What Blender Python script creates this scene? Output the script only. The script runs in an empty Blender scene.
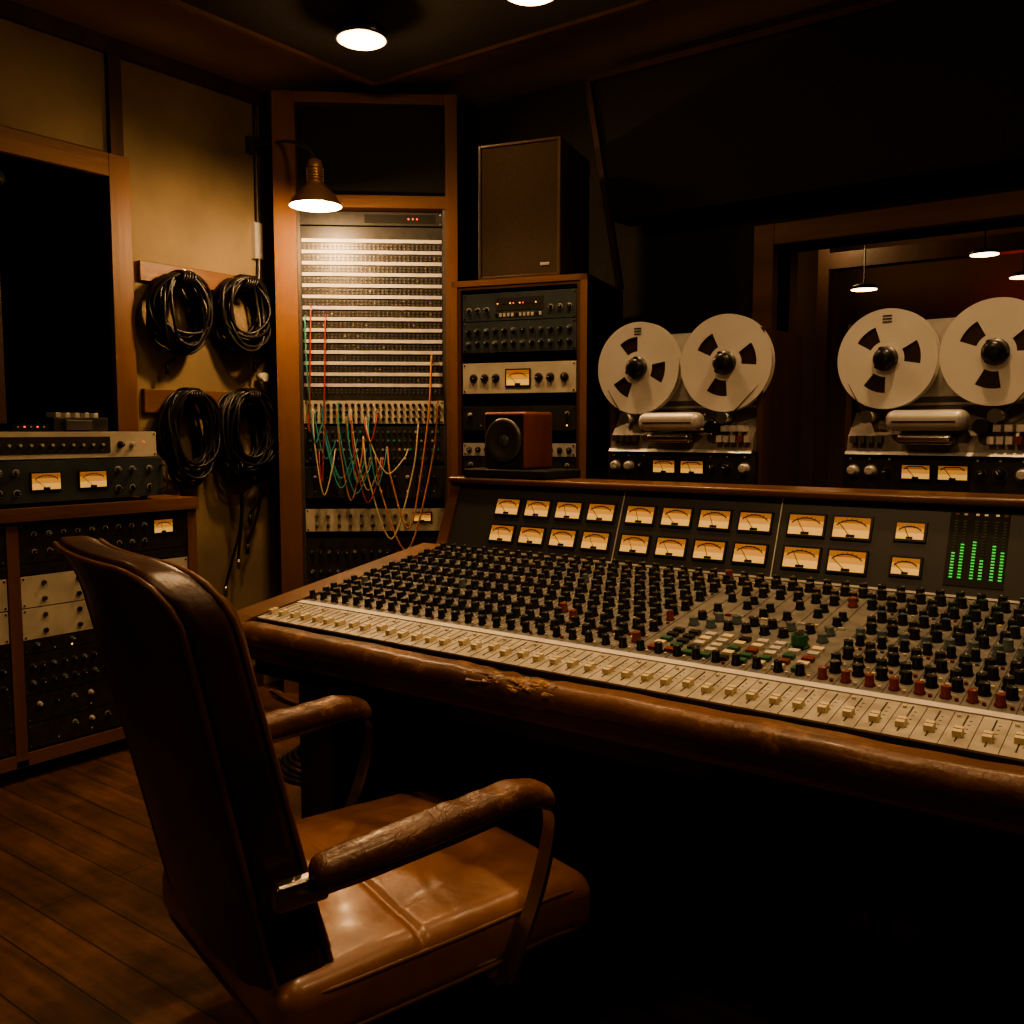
import bpy, math, random
from mathutils import Matrix, Vector
random.seed(7)
R=math.radians
def T(x,y,z): return Matrix.Translation((x,y,z))
def RZ(a): return Matrix.Rotation(R(a),4,'Z')
def RX(a): return Matrix.Rotation(R(a),4,'X')
def RY(a): return Matrix.Rotation(R(a),4,'Y')

# ---------------------------------------------------------------- materials
def mat(name,col,rough=.5,metal=0,col2=None,vscale=6,stretch=(1,1,1),bump=0,bscale=40,bstretch=(1,1,1),
        emit=0,ecol=None,coat=0,spec=.5,lo=.35,hi=.65,detail=5,crease=0,cscale=9,wear=None,wlo=.56):
    m=bpy.data.materials.new(name); m.use_nodes=True
    nt=m.node_tree; n=nt.nodes; l=nt.links
    b=n['Principled BSDF']
    b.inputs['Base Color'].default_value=(*col,1)
    b.inputs['Roughness'].default_value=rough
    b.inputs['Metallic'].default_value=metal
    b.inputs['Coat Weight'].default_value=coat
    b.inputs['Coat Roughness'].default_value=.15
    b.inputs['Specular IOR Level'].default_value=spec
    if emit:
        b.inputs['Emission Color'].default_value=(*(ecol or col),1)
        b.inputs['Emission Strength'].default_value=emit
    tc=n.new('ShaderNodeTexCoord'); csock=None
    if col2 is not None:
        mp=n.new('ShaderNodeMapping'); mp.inputs['Scale'].default_value=stretch
        l.new(tc.outputs['Object'],mp.inputs['Vector'])
        no=n.new('ShaderNodeTexNoise'); no.inputs['Scale'].default_value=vscale; no.inputs['Detail'].default_value=detail
        l.new(mp.outputs[0],no.inputs['Vector'])
        cr=n.new('ShaderNodeValToRGB')
        cr.color_ramp.elements[0].position=lo; cr.color_ramp.elements[0].color=(*col,1)
        cr.color_ramp.elements[1].position=hi; cr.color_ramp.elements[1].color=(*col2,1)
        l.new(no.outputs['Fac'],cr.inputs['Fac']); csock=cr.outputs['Color']
    if bump:
        mp2=n.new('ShaderNodeMapping'); mp2.inputs['Scale'].default_value=bstretch
        l.new(tc.outputs['Object'],mp2.inputs['Vector'])
        nb=n.new('ShaderNodeTexNoise'); nb.inputs['Scale'].default_value=bscale; nb.inputs['Detail'].default_value=6
        l.new(mp2.outputs[0],nb.inputs['Vector'])
        bp=n.new('ShaderNodeBump'); bp.inputs['Strength'].default_value=bump; bp.inputs['Distance'].default_value=.01
        l.new(nb.outputs['Fac'],bp.inputs['Height']); l.new(bp.outputs['Normal'],b.inputs['Normal'])
    if crease:
        nd=n.new('ShaderNodeTexNoise'); nd.inputs['Scale'].default_value=7; nd.inputs['Detail'].default_value=5
        l.new(tc.outputs['Object'],nd.inputs['Vector'])
        mxv=n.new('ShaderNodeMix'); mxv.data_type='VECTOR'; mxv.inputs['Factor'].default_value=.25
        l.new(tc.outputs['Object'],mxv.inputs['A']); l.new(nd.outputs['Color'],mxv.inputs['B'])
        vo=n.new('ShaderNodeTexVoronoi'); vo.feature='DISTANCE_TO_EDGE'; vo.inputs['Scale'].default_value=cscale
        l.new(mxv.outputs['Result'],vo.inputs['Vector'])
        r2=n.new('ShaderNodeValToRGB'); r2.color_ramp.elements[0].position=0; r2.color_ramp.elements[1].position=.08
        l.new(vo.outputs['Distance'],r2.inputs['Fac'])
        b2=n.new('ShaderNodeBump'); b2.inputs['Strength'].default_value=crease; b2.inputs['Distance'].default_value=.003
        l.new(r2.outputs['Color'],b2.inputs['Height'])
        if bump: l.new(bp.outputs['Normal'],b2.inputs['Normal'])
        l.new(b2.outputs['Normal'],b.inputs['Normal'])
    if wear:
        nw=n.new('ShaderNodeTexNoise'); nw.inputs['Scale'].default_value=14; nw.inputs['Detail'].default_value=9; nw.inputs['Roughness'].default_value=.7
        l.new(tc.outputs['Object'],nw.inputs['Vector'])
        rw=n.new('ShaderNodeValToRGB'); rw.color_ramp.elements[0].position=wlo; rw.color_ramp.elements[0].color=(0,0,0,1); rw.color_ramp.elements[1].position=wlo+.12
        l.new(nw.outputs['Fac'],rw.inputs['Fac'])
        mw=n.new('ShaderNodeMix'); mw.data_type='RGBA'; mw.inputs['B'].default_value=(*wear,1)
        l.new(rw.outputs['Color'],mw.inputs['Factor']); l.new(csock,mw.inputs['A']); csock=mw.outputs['Result']
    if csock: l.new(csock,b.inputs['Base Color'])
    return m

black=mat('black_plastic',(.011,.012,.013),.3)
blackm=mat('black_matte',(.013,.012,.010),.8)
panel=mat('panel_black',(.020,.020,.019),.4,col2=(.034,.032,.028),vscale=30)
bluegrey=mat('panel_bluegrey',(.035,.05,.055),.45,.2,col2=(.06,.075,.08),vscale=12)
cream=mat('cream_panel',(.46,.42,.33),.45,0,col2=(.58,.53,.42),vscale=10)
creamcap=mat('cream_cap',(.66,.56,.37),.4)
white=mat('white_strip',(.70,.67,.60),.5,col2=(.6,.57,.50),vscale=20)
alu=mat('aluminium',(.55,.53,.49),.4,.4,col2=(.64,.62,.58),vscale=20)
reelm=mat('reel_flange',(.74,.71,.64),.42,.15,col2=(.82,.79,.72),vscale=6)
steel=mat('steel',(.5,.48,.45),.25,1)
chrome=mat('aged_chrome',(.38,.35,.31),.3,1,col2=(.25,.22,.19),vscale=12)
darksteel=mat('dark_steel',(.13,.125,.12),.4,.7)
greyp=mat('grey_deck',(.16,.145,.125),.45,.2,col2=(.24,.215,.185),vscale=14)
conp=mat('console_panel',(.125,.12,.105),.5,.1,col2=(.20,.19,.165),vscale=25)
condark=mat('console_dark',(.026,.026,.024),.5)
fadp=mat('fader_panel',(.48,.44,.355),.5,0,col2=(.30,.27,.215),vscale=22,detail=10)
red=mat('red_plastic',(.5,.03,.02),.4); redk=mat('maroon_knob',(.15,.03,.018),.4)
green=mat('green_plastic',(.02,.10,.045),.4); yellow=mat('yellow_plastic',(.6,.4,.08),.4)
blue=mat('blue_plastic',(.03,.08,.12),.4)
greyk=mat('grey_knob',(.08,.10,.10),.35)
vu1=mat('vu_lit_bottom',(.50,.31,.10),.5,emit=.60,ecol=(1,.53,.13))
vu2=mat('vu_lit_mid',(.42,.23,.07),.5,emit=.40,ecol=(1,.46,.10))
vu3=mat('vu_lit_top',(.33,.15,.04),.5,emit=.20,ecol=(1,.36,.06))
ledg=mat('led_green',(.04,.4,.08),.4,emit=.55,ecol=(.08,1,.12))
ledgd=mat('led_unlit',(.01,.03,.012),.4)
ledr=mat('led_red',(.8,.05,.02),.4,emit=2,ecol=(1,.08,.03))
leda=mat('led_amber',(.8,.4,.05),.4,emit=2,ecol=(1,.45,.08))
wood=mat('wood_oak',(.115,.048,.019),.5,col2=(.22,.10,.040),vscale=5,stretch=(1,1,.12),bump=.15,bscale=30,bstretch=(1,1,.1))
woodh=mat('wood_oak_horizontal',(.115,.048,.019),.5,col2=(.22,.10,.040),vscale=5,stretch=(.12,.12,1.5),bump=.15,bscale=30,bstretch=(.1,.1,2))
woodd=mat('wood_walnut',(.05,.021,.010),.5,col2=(.09,.039,.018),vscale=6,stretch=(1,1,.15),coat=.05)
woodc=mat('wood_console',(.075,.031,.013),.4,col2=(.15,.064,.027),vscale=6,stretch=(.12,1,1.5),bump=.1,bscale=20,bstretch=(.1,1,1),coat=.15)
redwood=mat('wood_redbrown',(.16,.045,.024),.38,col2=(.24,.07,.038),vscale=10,stretch=(1,1,.2),coat=.1)
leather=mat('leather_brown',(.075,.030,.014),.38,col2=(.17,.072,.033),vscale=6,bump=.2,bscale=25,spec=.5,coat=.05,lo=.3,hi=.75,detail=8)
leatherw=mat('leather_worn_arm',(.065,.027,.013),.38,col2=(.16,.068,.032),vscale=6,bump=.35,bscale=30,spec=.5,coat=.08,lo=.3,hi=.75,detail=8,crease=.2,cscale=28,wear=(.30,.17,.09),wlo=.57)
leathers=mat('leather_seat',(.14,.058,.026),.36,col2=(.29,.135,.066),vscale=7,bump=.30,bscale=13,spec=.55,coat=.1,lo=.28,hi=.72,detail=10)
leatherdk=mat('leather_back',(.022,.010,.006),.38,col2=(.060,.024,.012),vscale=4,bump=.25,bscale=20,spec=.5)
piping=mat('leather_piping',(.14,.062,.030),.45)
plaster=mat('plaster_tan',(.27,.205,.125),.88,col2=(.18,.135,.083),vscale=2.2,bump=.3,bscale=12,detail=9)
darkwall=mat('fabric_dark_wall',(.026,.024,.019),.95,col2=(.037,.033,.026),vscale=60,bump=.2,bscale=200)
ceilm=mat('ceiling_brown',(.22,.145,.085),.9,col2=(.28,.185,.11),vscale=3)
cloudm=mat('acoustic_cloud_fabric',(.022,.019,.015),.95,col2=(.032,.027,.021),vscale=80)
grille=mat('grille_cloth',(.055,.036,.022),.95,col2=(.08,.053,.032),vscale=150)
rubber=mat('cable_rubber',(.012,.011,.011),.42)
tealc=mat('cable_teal',(.04,.27,.26),.45); orangec=mat('cable_orange',(.55,.24,.06),.45)
creamc=mat('cable_cream',(.6,.5,.33),.45); redc=mat('cable_red',(.35,.045,.03),.45)
bronze=mat('lamp_shade_metal',(.42,.26,.14),.35,.7); shadein=mat('lamp_shade_inner',(.8,.7,.55),.5)
bulb=mat('lamp_bulb',(1,.8,.5),.5,emit=45,ecol=(1,.62,.28))
diff=mat('lamp_diffuser',(1,.8,.5),.5,emit=14,ecol=(1,.62,.30))
conem=mat('speaker_cone',(.05,.045,.04),.5)
tape=mat('tape_brown',(.04,.022,.014),.35)
liver=mat('live_room_wall',(.16,.11,.07),.9,col2=(.22,.15,.10),vscale=2)
foam=mat('torn_foam',(.20,.10,.045),.9,col2=(.40,.24,.13),vscale=60,bump=.8,bscale=80)

def floor_mat():
    m=bpy.data.materials.new('floor_planks'); m.use_nodes=True; nt=m.node_tree;n=nt.nodes;l=nt.links;b=n['Principled BSDF']
    tc=n.new('ShaderNodeTexCoord')
    br=n.new('ShaderNodeTexBrick'); br.offset=.37; br.inputs['Scale'].default_value=1
    br.inputs['Brick Width'].default_value=1.7; br.inputs['Row Height'].default_value=.125; br.inputs['Mortar Size'].default_value=.0022
    br.inputs['Color1'].default_value=(.11,.052,.026,1); br.inputs['Color2'].default_value=(.18,.086,.043,1); br.inputs['Mortar'].default_value=(.018,.009,.005,1)
    l.new(tc.outputs['Object'],br.inputs['Vector'])
    mp=n.new('ShaderNodeMapping'); mp.inputs['Scale'].default_value=(1,12,1); l.new(tc.outputs['Object'],mp.inputs['Vector'])
    no=n.new('ShaderNodeTexNoise'); no.inputs['Scale'].default_value=3; no.inputs['Detail'].default_value=8; l.new(mp.outputs[0],no.inputs['Vector'])
    mx=n.new('ShaderNodeMix'); mx.data_type='RGBA'; mx.blend_type='MULTIPLY'; mx.inputs['Factor'].default_value=.85
    cr=n.new('ShaderNodeValToRGB'); cr.color_ramp.elements[0].position=.3; cr.color_ramp.elements[0].color=(.4,.4,.4,1); cr.color_ramp.elements[1].position=.7;cr.color_ramp.elements[1].color=(1.2,1.1,1.05,1)
    l.new(no.outputs['Fac'],cr.inputs['Fac']); l.new(br.outputs['Color'],mx.inputs['A']); l.new(cr.outputs['Color'],mx.inputs['B'])
    n2=n.new('ShaderNodeTexNoise'); n2.inputs['Scale'].default_value=2.6; n2.inputs['Detail'].default_value=12; n2.inputs['Roughness'].default_value=.7; l.new(tc.outputs['Object'],n2.inputs['Vector'])
    c2=n.new('ShaderNodeValToRGB'); c2.color_ramp.elements[0].position=.40; c2.color_ramp.elements[0].color=(.42,.40,.38,1); c2.color_ramp.elements[1].position=.60
    l.new(n2.outputs['Fac'],c2.inputs['Fac'])
    m2=n.new('ShaderNodeMix'); m2.data_type='RGBA'; m2.blend_type='MULTIPLY'; m2.inputs['Factor'].default_value=1
    l.new(mx.outputs['Result'],m2.inputs['A']); l.new(c2.outputs['Color'],m2.inputs['B'])
    l.new(m2.outputs['Result'],b.inputs['Base Color'])
    b.inputs['Roughness'].default_value=.62; b.inputs['Specular IOR Level'].default_value=.35
    bp=n.new('ShaderNodeBump'); bp.inputs['Strength'].default_value=.3; bp.inputs['Distance'].default_value=.01
    l.new(br.outputs['Fac'],bp.inputs['Height']); bp.invert=True; l.new(bp.outputs['Normal'],b.inputs['Normal'])
    return m
floorm=floor_mat()
railm=mat('armrest_leather',(.065,.027,.013),.42,col2=(.15,.064,.029),vscale=5,stretch=(.5,1,1),bump=.45,bscale=28,coat=.08,wear=(.28,.14,.072),wlo=.55,detail=9)
def glass_mat(name,ior,tint):
    m=bpy.data.materials.new(name); m.use_nodes=True; nt=m.node_tree;n=nt.nodes;l=nt.links
    n.remove(n['Principled BSDF']); out=n['Material Output']
    tr=n.new('ShaderNodeBsdfTransparent'); tr.inputs[0].default_value=(*tint,1)
    gl=n.new('ShaderNodeBsdfGlossy'); gl.inputs['Roughness'].default_value=.03
    fr=n.new('ShaderNodeFresnel'); fr.inputs['IOR'].default_value=ior
    mx=n.new('ShaderNodeMixShader'); l.new(fr.outputs[0],mx.inputs[0]); l.new(tr.outputs[0],mx.inputs[1]); l.new(gl.outputs[0],mx.inputs[2])
    l.new(mx.outputs[0],out.inputs['Surface']); return m
glassm=glass_mat('window_glass',1.35,(.85,.86,.84))
glassd=glass_mat('window_glass_coated',1.03,(.6,.62,.6))

# ---------------------------------------------------------------- builder
def spline(pts,n=8):
    pts=[Vector(p) for p in pts]; out=[]
    P=[pts[0]*2-pts[1]]+pts+[pts[-1]*2-pts[-2]]
    for i in range(1,len(P)-2):
        for k in range(n):
            t=k/n; a,b,c,d=P[i-1],P[i],P[i+1],P[i+2]
            out.append(.5*((2*b)+(c-a)*t+(2*a-5*b+4*c-d)*t*t+(3*b-a-3*c+d)*t**3))
    out.append(pts[-1]); return out

class B:
    def __init__(s,name,M=None):
        s.name=name; s.v=[];s.f=[];s.m=[];s.sm=[];s.mats=[];s.M=M or Matrix()
    def add(s,vs,fs,mt,smooth=False,M=None):
        if mt not in s.mats: s.mats.append(mt)
        k=s.mats.index(mt); o=len(s.v); MM=s.M@M if M is not None else s.M
        s.v.extend([MM@Vector(p) for p in vs])
        for i,f in enumerate(fs):
            s.f.append([o+j for j in f]); s.m.append(k); s.sm.append(smooth if isinstance(smooth,bool) else smooth[i])
    def box(s,x0,x1,y0,y1,z0,z1,mt,M=None):
        vs=[(x,y,z) for x in(x0,x1) for y in(y0,y1) for z in(z0,z1)]
        s.add(vs,[(0,1,3,2),(4,6,7,5),(0,4,5,1),(2,3,7,6),(0,2,6,4),(1,5,7,3)],mt,False,M)
    def lathe(s,prof,mt,seg=16,M=None,caps=True):
        vs=[];fs=[];sm=[]
        for r,z in prof:
            for i in range(seg):
                a=2*math.pi*i/seg; vs.append((r*math.cos(a),r*math.sin(a),z))
        for j in range(len(prof)-1):
            for i in range(seg):
                k=(i+1)%seg; fs.append((j*seg+i,j*seg+k,(j+1)*seg+k,(j+1)*seg+i)); sm.append(True)
        if caps:
            fs.append(tuple(reversed(range(seg)))); sm.append(False)
            o=(len(prof)-1)*seg; fs.append(tuple(range(o,o+seg))); sm.append(False)
        s.add(vs,fs,mt,sm,M)
    def cyl(s,p0,p1,r,mt,seg=12,r2=None,M=None):
        p0=Vector(p0);p1=Vector(p1);d=p1-p0
        q=d.to_track_quat('Z','Y').to_matrix().to_4x4()
        MM=Matrix.Translation(p0)@q
        if M is not None: MM=M@MM
        s.lathe([(r,0),(r if r2 is None else r2,d.length)],mt,seg,MM)
    def tube(s,pts,r,mt,seg=6,closed=False,flat=None,up=None,M=None):
        pts=[Vector(p) for p in pts]; n=len(pts); vs=[];fs=[]
        prevn=None
        for i,p in enumerate(pts):
            if closed: t=(pts[(i+1)%n]-pts[i-1])
            else: t=pts[min(i+1,n-1)]-pts[max(i-1,0)]
            if t.length<1e-9: t=Vector((0,0,1))
            t.normalize()
            if up is not None: nn=Vector(up)
            elif prevn is None:
                nn=Vector((0,0,1)) if abs(t.z)<.9 else Vector((1,0,0))
            else: nn=prevn
            nn=(nn-t*nn.dot(t)).normalized(); prevn=nn; bb=t.cross(nn)
            if flat:
                w,h=flat
                for a,c in((-w,-h),(w,-h),(w,h),(-w,h)): vs.append(p+nn*a+bb*c)
            else:
                for k in range(seg):
                    a=2*math.pi*k/seg; vs.append(p+nn*(r*math.cos(a))+bb*(r*math.sin(a)))
        sg=4 if flat else seg
        for i in range(n if closed else n-1):
            j=(i+1)%n
            for k in range(sg):
                k2=(k+1)%sg; fs.append((i*sg+k,i*sg+k2,j*sg+k2,j*sg+k))
        if not closed:
            fs.append(tuple(reversed(range(sg)))); fs.append(tuple(range((n-1)*sg,n*sg)))
        s.add(vs,fs,mt,not flat,M)
    def prism(s,poly,x0,x1,mt,M=None):  # poly in (y,z)
        n=len(poly); vs=[(x0,y,z) for y,z in poly]+[(x1,y,z) for y,z in poly]
        fs=[tuple(range(n)),tuple(reversed(range(n,2*n)))]+[(i,i+n,(i+1)%n+n,(i+1)%n) for i in range(n)]
        s.add(vs,fs,mt,False,M)
    def rbox(s,sx,sy,sz,r,mt,n=(4,4,4),k=4,fn=None,M=None):
        def cl(S,nn):
            a=S/2-r; lo=[-(a+r*math.tan(R(45*i/k))) for i in range(k,0,-1)]
            mid=[-a+2*a*i/nn for i in range(nn+1)]
            return lo+mid+[-x for x in reversed(lo)]
        C=[cl(sx,n[0]),cl(sy,n[1]),cl(sz,n[2])]; H=(sx/2-r,sy/2-r,sz/2-r)
        idx={};vs=[];fs=[]
        def vid(q):
            key=tuple(round(c,6) for c in q)
            if key in idx: return idx[key]
            c=[max(-H[i],min(H[i],q[i])) for i in range(3)]
            d=Vector([q[i]-c[i] for i in range(3)])
            p=Vector(c)+(d.normalized()*r if d.length>1e-9 else d)
            if fn: p=Vector(fn(p))
            idx[key]=len(vs); vs.append(p); return idx[key]
        for ax in range(3):
            u,v=[(1,2),(2,0),(0,1)][ax]
            for sg in(-1,1):
                w=C[ax][-1]*sg
                for i in range(len(C[u])-1):
                    for j in range(len(C[v])-1):
                        q=[]
                        for a,b2 in((i,j),(i+1,j),(i+1,j+1),(i,j+1)):
                            p=[0,0,0];p[ax]=w;p[u]=C[u][a];p[v]=C[v][b2]; q.append(vid(p))
                        fs.append(tuple(q) if sg>0 else tuple(reversed(q)))
        s.add(vs,fs,mt,True,M)
    def make(s,parent=None,bevel=0):
        xs=[p.x for p in s.v];ys=[p.y for p in s.v];zs=[p.z for p in s.v]
        c=Vector(((min(xs)+max(xs))/2,(min(ys)+max(ys))/2,min(zs)))
        me=bpy.data.meshes.new(s.name); me.from_pydata([p-c for p in s.v],[],s.f)
        for m in s.mats: me.materials.append(m)
        me.polygons.foreach_set('material_index',s.m); me.polygons.foreach_set('use_smooth',s.sm); me.update()
        o=bpy.data.objects.new(s.name,me); bpy.context.collection.objects.link(o); o.location=c
        if parent:
            o.parent=parent
        if bevel:
            md=o.modifiers.new('bevel','BEVEL'); md.width=bevel; md.segments=2; md.limit_method='ANGLE'; md.angle_limit=R(50)
        return o

# ------ small details facing local -y
def vu(b,x,z,w,h,y=0,M=None):
    b.box(x-w/2-.006,x+w/2+.006,y-.006,y,z-h/2-.006,z+h/2+.006,black,M)
    yy=y-.0075
    zs=[z-h/2,z-h*.12,z+h*.2,z+h/2]
    for i,m in enumerate((vu1,vu2,vu3)): b.box(x-w/2,x+w/2,yy,y-.004,zs[i],zs[i+1],m,M)
    R0=w*.62; cz=z-h*.5-w*.12
    pts=[(x+R0*math.sin(R(a)),yy-.0012,min(z+h*.42,cz+R0*math.cos(R(a)))) for a in range(-42,43,7)]
    b.tube(pts,.0009,black,flat=(.0013,.0006),up=(0,0,1),M=M)
    for a in range(-36,40,12):
        b.tube([(x+R0*math.sin(R(a)),yy-.001,min(z+h*.38,cz+R0*math.cos(R(a)))),(x+R0*1.06*math.sin(R(a)),yy-.001,min(z+h*.46,cz+R0*1.1*math.cos(R(a))))],.0007,black,seg=4,M=M)
    a=R(random.uniform(-40,-15)); L=w*.60
    b.tube([(x,yy-.001,z-h*.45),(x+L*math.sin(a),yy-.001,min(z+h*.4,cz+L*math.cos(a)))],.001,black,seg=4,M=M)
    b.box(x-w*.12,x+w*.12,yy-.001,yy,z-h/2,z-h*.36,black,M)
def knob(b,x,z,r,mt=black,y=0,M=None,ring=None,h=.018):
    MM=T(x,y,z)@RX(90)
    if M is not None: MM=M@MM
    if ring: b.lathe([(r*1.35,0),(r*1.35,.003)],ring,14,MM)
    b.lathe([(r*1.1,0),(r*1.1,.004),(r*.9,.006),(r*.82,h),(r*.6,h+.001)],mt,14,MM)
    b.box(-.0012,.0012,0,r*.75,h+.0005,h+.002,white,MM@RZ(random.uniform(-130,130)))
def led(b,x,z,mt,s=.004,y=0,M=None): b.box(x-s,x+s,y-.003,y,z-s,z+s,mt,M)
def gear(b,x0,x1,z0,z1,style,y=0,M=None,depth=.3):
    w=x1-x0;h=z1-z0;zc=(z0+z1)/2
    face={'cream':cream,'alu':alu,'blue':bluegrey}.get(style.split('_')[0],panel)
    b.box(x0,x1,y-.006,y+.0,z0+.002,z1-.002,face,M); b.box(x0+.015,x1-.015,y,y+depth,z0+.004,z1-.004,blackm,M)
    for xx in(x0+.01,x1-.01):
        for zz in(z0+.012,z1-.012): b.cyl((xx,y-.006,zz),(xx,y-.009,zz),.004,steel,8,M=M)
    k=style.split('_')[1] if '_' in style else 'mix'; yf=y-.006
    if k=='vu1':
        vu(b,(x0+x1)/2,zc,w*.2,h*.48,yf,M)
        for t in(.1,.2,.3,.68,.78,.9): knob(b,x0+w*t,zc,.014,black,yf,M,ring=darksteel)
    elif k=='vu2':
        vu(b,x0+w*.36,zc,w*.14,h*.38,yf,M); vu(b,x0+w*.6,zc,w*.14,h*.38,yf,M)
        for t in(.06,.14,.22,.74,.82,.92):
            for dz in(-.25,.22): knob(b,x0+w*t,zc+h*dz,.010,greyk if dz>0 else black,yf,M,ring=alu)
    elif k=='vur':
        vu(b,x0+w*.84,zc+h*.12,w*.12,h*.34,yf,M)
        for i in range(9):
            for j in range(2): knob(b,x0+w*(.08+.08*i),zc+h*(-.22+.42*j),.008,random.choice([greyk,black,black]),yf,M,ring=alu)
    elif k=='knobs':
        n=int(w/.042)
        for i in range(n):
            for j in range(2 if h>.07 else 1):
                knob(b,x0+.03+(w-.06)*i/(n-1),zc+(0 if h<=.07 else h*(-.2+.4*j)),.0095,greyk if (i+j)%3==0 else black,yf,M,ring=darksteel)
    elif k=='leds':
        b.box(x0+w*.3,x0+w*.72,yf-.002,yf,zc-h*.15,zc+h*.3,blackm,M)
        for i in range(14): led(b,x0+w*(.32+.028*i),zc+h*.1,random.choice([ledr,leda,ledgd,ledgd,ledgd]),.0025,yf-.002,M)
        for t in(.06,.14,.22,.78,.86,.94): knob(b,x0+w*t,zc-h*.1,.009,black,yf,M,ring=alu)
        for i in range(12): b.box(x0+w*(.3+.035*i),x0+w*(.32+.035*i),yf-.004,yf,zc-h*.36,zc-h*.24,random.choice([alu,black,creamcap]),M)
    elif k=='red':
        b.box(x0+w*.45,x0+w*.95,yf-.002,yf,zc-h*.3,zc+h*.3,blackm,M)
        for t in(.76,.79,.82): led(b,x0+w*t,zc,ledr,.004,yf-.002,M)
    elif k=='window':
        b.box(x0+w*.04,x0+w*.72,yf-.003,yf,zc-h*.3,zc+h*.3,blackm,M)
        for i in range(12): b.cyl((x0+w*(.07+.055*i),yf-.003,zc),(x0+w*(.07+.055*i),yf-.012,zc),.006,alu,10,M=M)
        knob(b,x0+w*.78,zc,.013,black,yf,M); knob(b,x0+w*.85,zc,.01,alu,yf,M); led(b,x0+w*.92,zc+.01,ledr,.003,yf,M)
    elif k=='plate':
        for i in range(5):
            for j in range(2):
                b.cyl((x0+w*(.12+.19*i),yf,zc+h*(-.25+.5*j)),(x0+w*(.12+.19*i),yf-.01,zc+h*(-.25+.5*j)),.009,random.choice([black,darksteel]),12,M=M)
        knob(b,x0+w*.4,zc,.016,black,yf,M); b.box(x0+w*.6,x0+w*.8,yf-.002,yf,zc-h*.12,zc+h*.12,black,M)
    elif k=='blank': pass
    else:
        for i in range(10):
            if random.random()<.75: knob(b,x0+w*(.07+.095*i),zc+h*.15,.008,random.choice([black,greyk,alu]),yf,M,ring=random.choice([None,alu]))
            if random.random()<.6: led(b,x0+w*(.07+.095*i),zc-h*.28,random.choice([leda,ledgd,white,alu,alu]),.003,yf,M)

# ---------------------------------------------------------------- room shell
CE=3.06; WX=-3.95; WY=4.0; EX=2.2; SY=-1.2
def simple(name,boxes,mt,bevel=0):
    b=B(name)
    for q in boxes: b.box(*q,mt)
    return b.make(bevel=bevel)
simple('floor',[(WX-.1,EX+.1,SY-.1,7.0,-.1,0)],floorm)
simple('ceiling',[(WX-.1,EX+.1,SY-.1,7.0,CE,CE+.1)],ceilm)
wy0,wy1,wz0,wz1=.6,2.32,1.08,2.46
simple('wall_left',[(WX-.15,WX,SY,wy0,0,CE),(WX-.15,WX,wy1,WY+.1,0,CE),(WX-.15,WX,wy0,wy1,0,wz0),(WX-.15,WX,wy0,wy1,wz1,CE)],plaster)
simple('wall_right',[(EX,EX+.1,SY,7.0,0,CE)],darkwall)
simple('wall_front',[(WX,EX,SY-.1,SY,0,CE)],darkwall)
bx0,bx1,bz0,bz1=-1.52,.7,1.05,2.14
simple('wall_back',[(WX,bx0,WY,WY+.15,0,CE),(bx1,EX,WY,WY+.15,0,CE),(bx0,bx1,WY,WY+.15,0,bz0),(bx0,bx1,WY,WY+.15,bz1,CE)],darkwall)
b=B('window_1'); fw=.09
b.box(bx0-fw,bx0,WY-.06,WY+.17,bz0-fw,bz1+fw,woodh); b.box(bx1,bx1+fw,WY-.06,WY+.17,bz0-fw,bz1+fw,woodh)
b.box(bx0-.0,bx1,WY-.06,WY+.17,bz1,bz1+fw,woodh); b.box(bx0,bx1,WY-.06,WY+.17,bz0-fw,bz0,woodh)
b.box(bx0,bx1,WY+.05,WY+.056,bz0,bz1,glassm)
b.box(bx0,bx0+.03,WY+.06,WY+.16,bz0,bz1,woodd)
b.make(bevel=.004)
b=B('window_2')
b.box(WX-.16,WX+.035,wy1,wy1+.10,wz0-.05,wz1+.10,wood); b.box(WX-.16,WX+.035,wy0-.1,wy0,wz0-.05,wz1+.10,wood)
b.box(WX-.16,WX+.035,wy0,wy1,wz1,wz1+.10,woodh); b.box(WX-.16,WX+.015,wy0,wy1,wz0-.05,wz0,woodh)
b.box(WX-.10,WX-.095,wy0,wy1,wz0,wz1,glassd)
b.box(WX-.15,WX-.08,wy0+1.25,wy0+1.29,wz0,wz1,woodd)
b.make(bevel=.004)
simple('booth_wall',[(WX-1.5,WX-1.45,0,3.2,0,CE),(WX-1.45,WX-.15,0,.05,0,CE),(WX-1.45,WX-.15,3.15,3.2,0,CE),(WX-1.5,WX-.15,0,3.2,-.1,0),(WX-1.5,WX-.15,0,3.2,CE,CE+.1)],darkwall)
simple('live_room_wall',[(WX,EX,6.9,7.0,0,CE),(WX,WX+.1,WY+.15,6.9,0,CE)],liver)
b=B('live_room_window_frame'); b.box(-2.02,-1.95,6.0,6.1,0,CE,woodd); b.box(-1.95,1.2,6.0,6.1,2.36,2.46,woodd); b.make()
simple('trim_1',[(WX,WX+.03,SY,3.2,CE-.07,CE)],woodd)
simple('trim_2',[(WX+.0,WX+.025,wy1+.02,wy1+.08,wz1+.10,CE-.07)],woodd)
simple('baseboard_left',[(WX,WX+.02,SY,3.1,0,.12)],woodd)
simple('baseboard_back',[(WX+.6,EX,WY-.02,WY,0,.12)],woodd)
b=B('acoustic_ceiling_cloud'); b.box(-3.1,1.3,.1,3.14,2.92,3.0,cloudm)
b.box(-3.12,-3.10,.08,3.16,2.905,3.01,woodd); b.box(-3.12,1.32,3.14,3.16,2.905,3.01,woodd)
for hx in(-2.6,.8):
    for hy in(.5,2.8): b.cyl((hx,hy,3.0),(hx,hy,CE),.006,steel,8)
b.make()
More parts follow.
